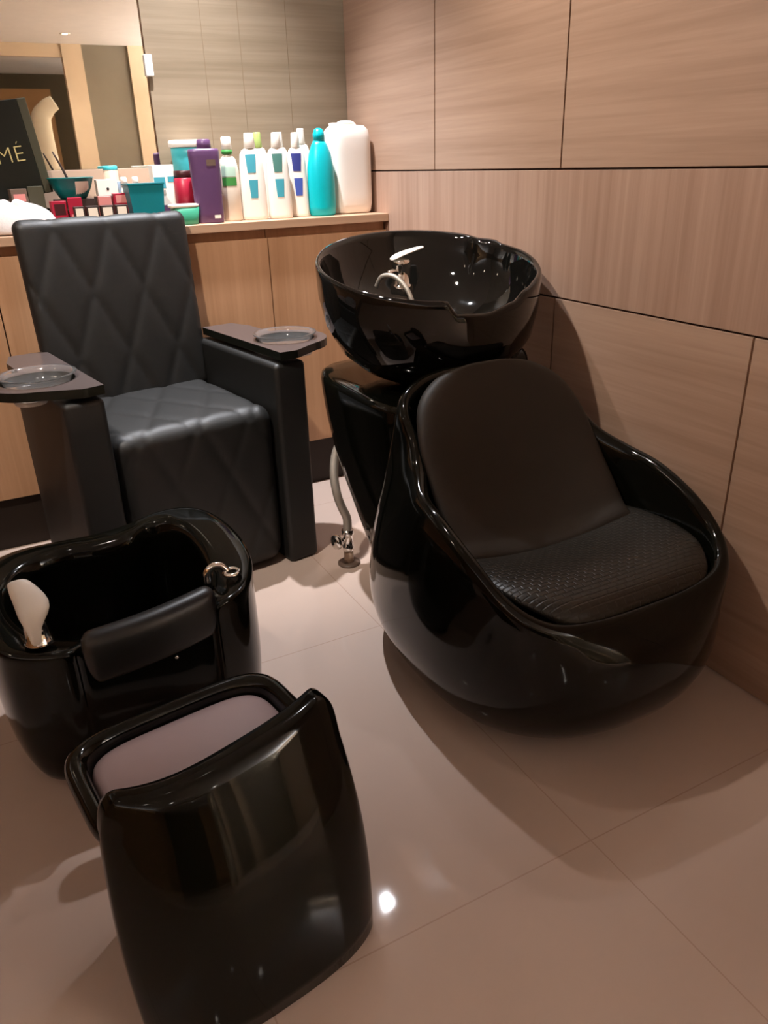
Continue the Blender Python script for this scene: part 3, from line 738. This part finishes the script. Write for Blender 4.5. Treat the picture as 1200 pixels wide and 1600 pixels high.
# (radial factor, z below rim plane, how much of the rim shape it follows)
prof = [(0.34, -0.258, 0), (0.50, -0.252, 0.0), (0.68, -0.232, 0.0), (0.83, -0.195, 0.03), (0.945, -0.135, 0.12), (0.992, -0.070, 0.5), (1.0, -0.012, 1), (1.0, 0.0, 1), (0.985, 0.006, 1), (0.962, 0.004, 1),
        (0.945, -0.008, 1), (0.925, -0.035, 0.8), (0.87, -0.080, 0.35), (0.76, -0.125, 0.1), (0.58, -0.160, 0), (0.36, -0.178, 0), (0.12, -0.186, 0)]
for k, dz, fl in prof:
    rr = []
    for j in range(NB):
        th = -PI+2*PI*j/NB; d = math.degrees(th)
        kk = k*(1+(rad_tab(d)-1)*fl)
        ox, oy = (0.0, 0.0)
        x, y = BA*kk*math.cos(th), BB*kk*math.sin(th)
        if dz < -0.15: y += 0.0
        rr.append((BC[0]+x+ox, BC[1]+y+oy, BC[2]+slope(x, y)*(0.5+0.5*min(1, k))+dz+ang_tab(d)*fl))
    rings.append(rr)
loft('wash_bowl', rings, M['ceramic'], SC, True, True, 0)
wb = bpy.data.objects['wash_bowl']
dr = lathe('drain', [(0.0, 0.0), (0.022, 0.001), (0.026, 0.0), (0.026, -0.003)], M['chrome'], wb, c=(BC[0], BC[1], BC[2]-0.186), n=28, cap0=False)
# mixer tap inside the bowl
TX, TY, TZ = 0.050, 0.690, 0.792
tp = lathe('mixer_tap', [(0.031, -0.02), (0.031, 0.004), (0.025, 0.006), (0.024, 0.050), (0.026, 0.054), (0.026, 0.064), (0.020, 0.070), (0.001, 0.072)], M['chrome'], wb, c=(TX, TY, TZ))
loft('lever', [[(TX+x, TY+y, TZ+z) for x, y, z in ((cx_-0.0, hw, cz), (cx_, -hw, cz), (cx_, -hw, cz-0.009), (cx_, hw, cz-0.009))] for cx_, hw, cz in ((-0.030, 0.016, 0.074), (-0.01, 0.025, 0.084), (0.02, 0.023, 0.091), (0.055, 0.016, 0.098), (0.068, 0.009, 0.099))], M['white'], tp, True, True, 2)
tube('spout', [(TX-0.015, TY-0.008, TZ+0.035), (TX-0.035, TY-0.015, TZ+0.040), (TX-0.052, TY-0.022, TZ+0.036)], 0.008, M['chrome'], tp, k=3)
tube('shower_hose', [(-0.040, 0.665, 0.800), (-0.035, 0.640, 0.828), (-0.015, 0.605, 0.828), (0.0, 0.565, 0.795), (0.006, 0.535, 0.735), (0.006, 0.52, 0.685)], 0.0062, M['hose'], wb)

# ------------------------------------------------------------------ floor valve behind the shampoo chair
fv = thing('floor_valve', 'chrome angle valve on a short pipe rising from the floor', 'valve', (0.842, 1.872, 0))
lathe('flange', [(0.034, 0.0), (0.034, 0.004), (0.020, 0.007)], M['taupe'], fv)
lathe('pipe', [(0.0145, 0.004), (0.0145, 0.045)], M['pipe'], fv, n=20)
lathe('valve_body', [(0.014, 0.044), (0.0165, 0.046), (0.0165, 0.060), (0.014, 0.063), (0.015, 0.095), (0.018, 0.098), (0.018, 0.112), (0.012, 0.114)], M['chrome'], fv, n=20)
vh = tube('valve_stem', [(-0.012, 0, 0.082), (-0.034, -0.006, 0.084)], 0.007, M['chrome'], fv, k=2)
o = lathe('valve_handle', [(0.012, 0), (0.021, 0.002), (0.023, 0.010), (0.021, 0.018), (0.012, 0.020)], M['chrome'], fv, n=24)
o.rotation_euler = (0, -PI/2, 0.15); o.location = (-0.030, -0.005, 0.084)
tube('supply_hose', [(0, 0, 0.112), (0.0, 0.0, 0.15), (-0.012, 0.004, 0.185), (-0.022, 0.010, 0.225), (-0.020, 0.030, 0.28), (0.0, 0.05, 0.34), (0.035, 0.045, 0.40)], 0.013, M['hose'], fv, k=5)

# ------------------------------------------------------------------ foot spa basin
FB = thing('foot_spa_basin', 'black glossy foot spa tub with a padded front edge in front of the armchair', 'foot basin', (0.17, 1.48, 0))
# rim outline (local), clockwise seen from above starting front-left, with height
OUT = [(-0.235, -0.165, 0.318), (-0.270, -0.120, 0.322), (-0.292, -0.02, 0.332), (-0.292, 0.095, 0.342), (-0.268, 0.180, 0.350), (-0.205, 0.222, 0.353), (-0.120, 0.222, 0.354),
       (-0.040, 0.212, 0.356), (0.035, 0.208, 0.364), (0.105, 0.220, 0.373), (0.170, 0.205, 0.378), (0.215, 0.150, 0.378), (0.238, 0.060, 0.372), (0.243, -0.03, 0.364), (0.228, -0.115, 0.354), (0.185, -0.185, 0.345),
       (0.125, -0.208, 0.335), (0.110, -0.190, 0.300), (0.04, -0.185, 0.300), (-0.05, -0.18, 0.298), (-0.125, -0.18, 0.298), (-0.150, -0.195, 0.312), (-0.185, -0.190, 0.316)]
def closed_cr(P, k):
    n = len(P); out = []
    for i in range(n):
        a, b, c, d = P[i-1], P[i], P[(i+1) % n], P[(i+2) % n]
        for s in range(k):
            t_ = s/k
            out.append(tuple(0.5*(2*B+(C-A)*t_+(2*A-5*B+4*C-D)*t_*t_+(3*B-A-3*C+D)*t_**3) for A, B, C, D in zip(a, b, c, d)))
    return out
O = closed_cr(OUT, 5); n_ = len(O)
IN = [(-0.145, -0.120, .0), (-0.190, -0.085, 0), (-0.225, -0.02, 0), (-0.232, 0.06, 0), (-0.205, 0.125, 0), (-0.160, 0.160, 0), (-0.10, 0.168, 0),
      (-0.035, 0.155, 0), (0.030, 0.152, 0), (0.075, 0.172, 0), (0.110, 0.160, 0), (0.135, 0.110, 0), (0.146, 0.040, 0), (0.146, -0.03, 0), (0.140, -0.075, 0), (0.126, -0.115, 0),
      (0.115, -0.135, 0), (0.095, -0.150, 0), (0.035, -0.152, 0), (-0.04, -0.148, 0), (-0.090, -0.142, 0), (-0.105, -0.135, 0), (-0.125, -0.128, 0)]
I_ = closed_cr(IN, 5)
rings = []
def ringo(k, z, ky=None): return [(x*k, y*(ky or k), z) for x, y, _ in O]
rings.append(ringo(0.86, 0.0)); rings.append(ringo(0.90, 0.006)); rings.append(ringo(0.955, 0.05)); rings.append(ringo(0.985, 0.12)); rings.append(ringo(0.99, 0.22))
rings.append([(x*0.985, y*0.985, 0.24+(z-0.24)*0.55) for x, y, z in O])
rings.append([(x*0.99, y*0.99, z-0.018) for x, y, z in O])
rings.append([(x*0.995, y*0.995, z-0.004) for x, y, z in O])
rings.append([(x*0.975, y*0.975, z+0.002) for x, y, z in O])
rings.append([(x+(a-x)*0.5, y+(b-y)*0.5, z-0.003) for (x, y, z), (a, b, _) in zip(O, I_)])
rings.append([(x+(a-x)*0.9, y+(b-y)*0.9, z-0.008) for (x, y, z), (a, b, _) in zip(O, I_)])
rings.append([(a, b, z-0.022) for (x, y, z), (a, b, _) in zip(O, I_)])
rings.append([(a*0.97, b*0.97, 0.22) for a, b, _ in I_])
rings.append([(a*0.88, b*0.88, 0.12) for a, b, _ in I_])
rings.append([(a*0.6, b*0.6, 0.10) for a, b, _ in I_])
loft('tub', rings, M['gloss'], FB, True, True, 1)
# leg pad on the front edge
V = []; rings = []
for i in range(25):
    u = i/24; x = -0.128+0.252*u; y = -0.205-0.012*math.sin(PI*u)+0.03*(u-0.5); z = 0.335+0.016*u
    e = min(1, min(u, 1-u)/0.08); e = math.sqrt(1-(1-e)**2)*0.5+0.5
    sec = [(0.036, 0.004), (0.030, 0.016), (0.012, 0.022), (-0.006, 0.018), (-0.016, 0.004), (-0.019, -0.02), (-0.019, -0.05), (-0.015, -0.075), (0.0, -0.08), (0.014, -0.06), (0.024, -0.035), (0.032, -0.015)]
    rings.append([(x, y+a*e, z+b*e) for a, b in sec])
loft('leg_pad', rings, M['padblack'], FB, True, True, 2)
for x, z in ((0.012, 0.262), (0.035, 0.240)):  # two lamp glints on the front, built as chrome beads
    o = lathe('glint_bead', [(0.001, 0.003), (0.0035, 0.002), (0.0045, 0.0)], M['chrome'], FB, n=16); o.rotation_euler = (PI/2, 0, 0); o.location = (x, -0.190, z)
# basin mixer with long lever
TX, TY, TZ = -0.190, -0.135, 0.322
tp = lathe('mixer_tap', [(0.027, 0.0), (0.028, 0.003), (0.024, 0.006), (0.023, 0.05), (0.024, 0.062), (0.020, 0.070), (0.001, 0.072)], M['chrome'], FB, c=(TX, TY, TZ))
loft('lever', [[(TX+cx_+a_*hw, TY+cy_+b_*hw*0.5, TZ+cz+c_*0.004) for a_, b_, c_ in ((-1, -0.6, 1), (0, -1.0, 1.6), (1, -0.6, 1), (1, 0.6, -1), (0, 1, -1.4), (-1, 0.6, -1))] for cx_, cy_, cz, hw in
      ((-0.006, -0.030, 0.010, 0.010), (-0.006, -0.029, 0.044, 0.011), (0.000, -0.018, 0.062, 0.027), (0.003, 0.0, 0.078, 0.031), (-0.006, 0.016, 0.098, 0.026), (-0.013, 0.030, 0.112, 0.019), (-0.014, 0.032, 0.114, 0.014))], M['white'], tp, True, True, 1)
# shower holder elbow
sh = tube('shower_elbow', [(0.128, -0.118, 0.340), (0.130, -0.116, 0.360), (0.143, -0.117, 0.374), (0.160, -0.121, 0.373), (0.170, -0.126, 0.360)], 0.0078, M['chrome'], FB)
tube('holder_ring', [(0.177+0.015*math.cos(a), -0.130+0.015*math.sin(a), 0.358) for a in [2*PI*i/10 for i in range(10)]], 0.0045, M['chrome'], sh, closed=True, k=3, n=10)

# ------------------------------------------------------------------ low stool
ST = thing('pedicure_stool', 'low black glossy stool with a grey-brown cushion nearest the camera', 'stool', (0.176, 0.735, 0), math.radians(8))
NS = 96; TS = [2*PI*j/NS for j in range(NS)]
def so(t_, a, yf, yb, e=0.42):
    x = a*math.copysign(abs(math.cos(t_))**e, math.cos(t_)); s = math.sin(t_)
    cy_ = (yf+yb)/2; b_ = (yb-yf)/2
    return x, cy_+b_*math.copysign(abs(s)**e, s)
# near panel: curved upright shell, wider than the seat frame, lip raised towards its right corner
rings = []
def pan(u, z, off):
    """u -1..1 across, returns the point on the panel's outer face"""
    hw = 0.177+0.009*math.sin(PI*min(1, z/0.30))+0.010*z
    y = -0.012+0.22*z+0.42*z*z+(0.065 if u < 0 else 0.030)*abs(u)**3.0+0.010*math.sin(PI*z/0.36)*(1-u*u)*-1
    return Vector((0.004+0.065*z+hw*u, y+off, z))
def ptop(u):
    k = max(0, (abs(u)-0.82)/0.18)
    return 0.352+0.016*u-0.050*(1-math.sqrt(max(0, 1-k*k)))
NU, NV = 48, 24
V, F = [], []
for side in (0, 1):
    for i in range(NV+1):
        for j in range(NU+1):
            u = math.sin((-1+2*j/NU)*PI/2); zt = ptop(u); z0_ = 0.004
            t_ = i/NV; z = z0_+(zt-z0_)*math.sin(t_*PI/2)
            edge = math.sqrt(max(0, 1-abs(u)**10))*math.sqrt(max(0, 1-max(0, (t_-0.8)/0.2)**2))
            th = 0.022
            p = pan(u, z, (-th if side == 0 else th*1.0)*(0.30+0.70*edge)); V.append(p)
n1 = (NV+1)*(NU+1)
for side in (0, 1):
    for i in range(NV):
        for j in range(NU):
            a = side*n1+i*(NU+1)+j; F.append((a, a+1, a+NU+2, a+NU+1))
for i in range(NV):
    for j in (0, NU):
        a = i*(NU+1)+j; F.append((a, a+NU+1, a+NU+1+n1, a+n1))
for j in range(NU):
    for i in (0, NV):
        a = i*(NU+1)+j; F.append((a, a+1, a+1+n1, a+n1))
o = mk('front_panel', V, F, M['gloss'], ST)
m_ = o.modifiers.new('weld', 'WELD'); m_.merge_threshold = 0.0003
def rr_(z, a, yf, yb, e=0.42): return [so(t_, a, yf, yb, e)+(z,) for t_ in TS]
def rr_(z, a, yf, yb, e=0.42): return [(x+0.018, y, zz) for x, y, zz in [so(t_, a, yf, yb, e)+(z,) for t_ in TS]]
rings = [rr_(0.0, 0.128, 0.05, 0.27), rr_(0.01, 0.138, 0.04, 0.285), rr_(0.08, 0.148, 0.045, 0.305), rr_(0.17, 0.155, 0.07, 0.330), rr_(0.235, 0.170, 0.09, 0.350), rr_(0.262, 0.180, 0.10, 0.362)]
# rolled rim
for k in range(1, 11):
    a_ = -PI/2+PI*1.5*k/10-0.2
    rings.append(rr_(0.278+0.018*math.sin(a_), 0.168+0.016*math.cos(a_), 0.115-0.012*math.cos(a_), 0.348+0.016*math.cos(a_)))
rings.append(rr_(0.240, 0.150, 0.125, 0.330)); rings.append(rr_(0.235, 0.10, 0.16, 0.29))
loft('seat_frame', rings, M['gloss'], ST, True, True, 1)
rings = []
for k, dz in ((0.85, 0.240), (1.0, 0.246), (1.015, 0.258), (1.0, 0.271), (0.95, 0.278), (0.6, 0.283), (0.25, 0.284)):
    cy_ = 0.2275
    rings.append([(0.018+x*k, cy_+(y-cy_)*k, dz) for x, y in [so(t_, 0.149, 0.126, 0.329) for t_ in TS]])
loft('cushion', rings, M['pad'], ST, True, True, 1)
